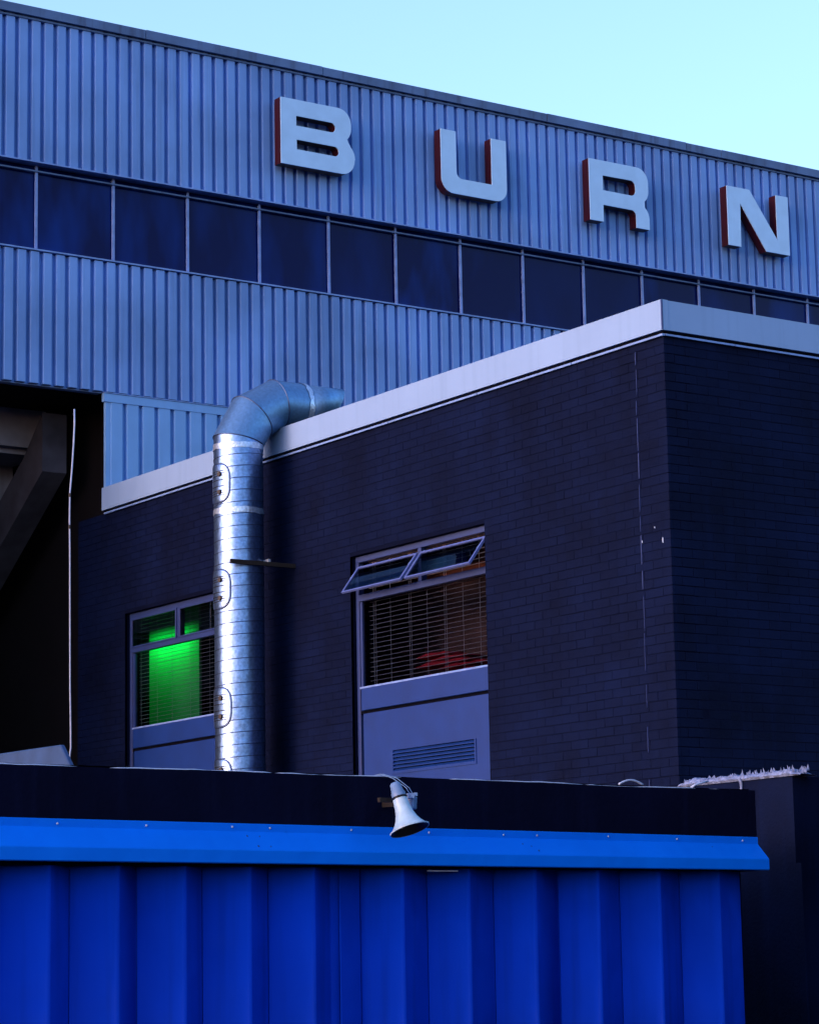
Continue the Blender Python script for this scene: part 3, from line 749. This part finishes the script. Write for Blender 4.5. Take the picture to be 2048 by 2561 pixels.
# ------------------------------------------------------------------ horn loudspeaker
hs = thing('horn_loudspeaker', 'grey horn loudspeaker pointing down in front of the black parapet', 'loudspeaker')
ax = (CR @ Vector((0.30, -0.885, 0.36))).normalized()
mouth = Vector((7.548, 11.0, 2.313))
aa = ax.cross(Vector((0, 0, 1))).normalized(); bb = ax.cross(aa).normalized()
def lathe(prof_, name, m, parent=hs, seg=40, smooth=True, ctr=mouth):
    b = B(); rows_ = []
    for d, r in prof_:
        rows_.append([tuple(ctr + ax*d + (aa*math.cos(2*math.pi*q/seg) + bb*math.sin(2*math.pi*q/seg))*r) for q in range(seg+1)])
    b.grid(rows_)
    me = b.mesh(name); bm = bmesh.new(); bm.from_mesh(me); bmesh.ops.remove_doubles(bm, verts=bm.verts, dist=1e-5)
    bmesh.ops.recalc_face_normals(bm, faces=bm.faces); bm.to_mesh(me); bm.free()
    o = link(name, me, m, parent); auto_smooth(o, 45); return o
lathe([(0.0, 0.099), (-0.012, 0.088), (-0.030, 0.073), (-0.055, 0.058), (-0.085, 0.047), (-0.12, 0.041), (-0.155, 0.0375), (-0.165, 0.036), (-0.166, 0.001)], 'bell', MT['horn'])
lathe([(0.001, 0.1015), (0.003, 0.100), (-0.010, 0.085), (-0.030, 0.070), (-0.060, 0.052), (-0.10, 0.040), (-0.14, 0.034), (-0.141, 0.001)], 'bell_lining', MT['knob'])
lathe([(-0.06, 0.001), (-0.035, 0.02), (-0.05, 0.03), (-0.11, 0.026)], 'throat_cone', MT['knob'])
lathe([(0.0045, 0.098), (0.0045, 0.1025), (-0.002, 0.1035), (-0.0035, 0.100)], 'rim', MT['horn'])
lathe([(-0.166, 0.0385), (-0.172, 0.041), (-0.176, 0.0385)], 'collar', MT['knob'])
lathe([(-0.174, 0.036), (-0.195, 0.0365), (-0.205, 0.031), (-0.245, 0.027), (-0.252, 0.020), (-0.253, 0.001)], 'driver', MT['horn2'])
q = mouth + ax*(-0.16)
jb = B().box(-0.018, 0.018, -0.02, 0.02, -0.032, 0.032).obj('junction_box', MT['horn2'], hs, bevel=0.004); jb.location = (7.628, 11.09, 2.452); jb.rotation_euler = (0, R(6), R(20))
B().box(7.60, 7.615, 11.05, 11.10, 2.475, 2.50).obj('box_lug', MT['cable'], hs)
B().box(7.636, 7.648, 11.07, 11.085, 2.487, 2.503).obj('box_lug', MT['cable'], hs)
B().box(7.46, 7.60, 11.13, 11.155, 2.456, 2.478).obj('bracket', MT['rust'], hs)
B().box(7.585, 7.60, 11.10, 11.30, 2.44, 2.475).obj('bracket', MT['rust'], hs)
for dx in (0.0, 0.018):
    c = B(); c.tube([(7.612+dx, 11.08, 2.49), (7.614+dx, 11.12, 2.53), (7.60+dx*1.5, 11.22, 2.585), (7.585+dx, 11.31, 2.612), (7.56, 11.4, 2.60)], 0.0022, 5); c.obj('lead', MT['horn2'], hs)

# ------------------------------------------------------------------ wall with rough coping on the right
XR = 11.1
bw = thing('boundary_wall', 'dark rendered wall with a rough pale crumbled top at the lower right', 'wall')
b = B(); b.prism([(12.04, 0), (12.04, 2.745), (13.12, 2.755), (13.12, 0)], 'x', XR, 12.6); b.obj('wall_body', MT['brick'], bw)
B().box(XR-0.004, XR+0.01, 11.99, 12.05, 0, 2.22).obj('lower_course', MT['brick'], bw)
B().box(11.78, 12.10, 1.5, 12.036, 0, 5.4).obj('added_shade_wall', MT['brick'], bw)  # unseen wall added to shade the folded blue sheets
random.seed(11)
b = B(); rows_ = []; n = 60
for k in range(n+1):
    y = 11.95 + (13.13-11.95)*k/n; e = min(1, 8*(k+0.4)/n, 10*(n-k+0.3)/n)**0.6
    def nn(s, a=0.012): return a*noise.noise((y*22, s*3.1, 5))
    h = (0.040 + 0.014*noise.noise((y*9, 1, 1)))*e
    rows_.append([(XR-0.012+nn(1), y, 2.748), (XR-0.024+nn(2), y, 2.748+h*0.35+nn(3, .006)), (XR-0.010+nn(4), y, 2.748+h*0.8+nn(5, .010)), (XR+0.02+nn(6), y, 2.748+h+nn(7, .014)), (XR+0.07, y, 2.748+h+nn(8, .014)), (XR+0.12, y, 2.746)])
b.grid(rows_); b.obj('crumbled_coping', MT['crumb'], bw)
b = B()
for k in range(150):
    y = random.uniform(11.93, 13.12); x = XR + random.uniform(-0.02, 0.05); z = 2.775 + random.uniform(-0.02, 0.008)
    s_ = random.uniform(0.006, 0.016); hh = random.uniform(0.008, 0.034)*(1.3 if y < 12.5 else 0.8); i = len(b.v)
    b.v += [(x-s_, y, z), (x+s_*0.3, y+s_, z), (x+s_*0.3, y-s_, z), (x+random.uniform(-1, 1)*s_, y+random.uniform(-1, 1)*s_, z+hh)]
    b.f += [(i, i+1, i+3), (i+1, i+2, i+3), (i+2, i, i+3), (i, i+2, i+1)]
o = b.obj('mortar_crumbs', MT['crumb'], bw); o['kind'] = 'stuff'
b = B(); b.tube([(XR-0.02, 12.50, 2.765), (XR-0.012, 12.495, 2.73), (XR-0.008, 12.50, 2.69), (XR-0.006, 12.49, 2.62)], [0.012, 0.010, 0.007, 0.003], 6); b.obj('mortar_run', MT['crumb'], bw)

# ------------------------------------------------------------------ tilted grey cover on the shed roof
b = B(); b.prism([(13.6, 2.46), (13.6, 2.84), (12.575, 2.826), (12.38, 2.62), (12.36, 2.46)], 'x', 6.4, 6.43)
tag(b.obj('metal_cover', MT['cover'], None, bevel=0.006), 'grey slanted metal cover showing above the parapet at the left edge', 'cover')
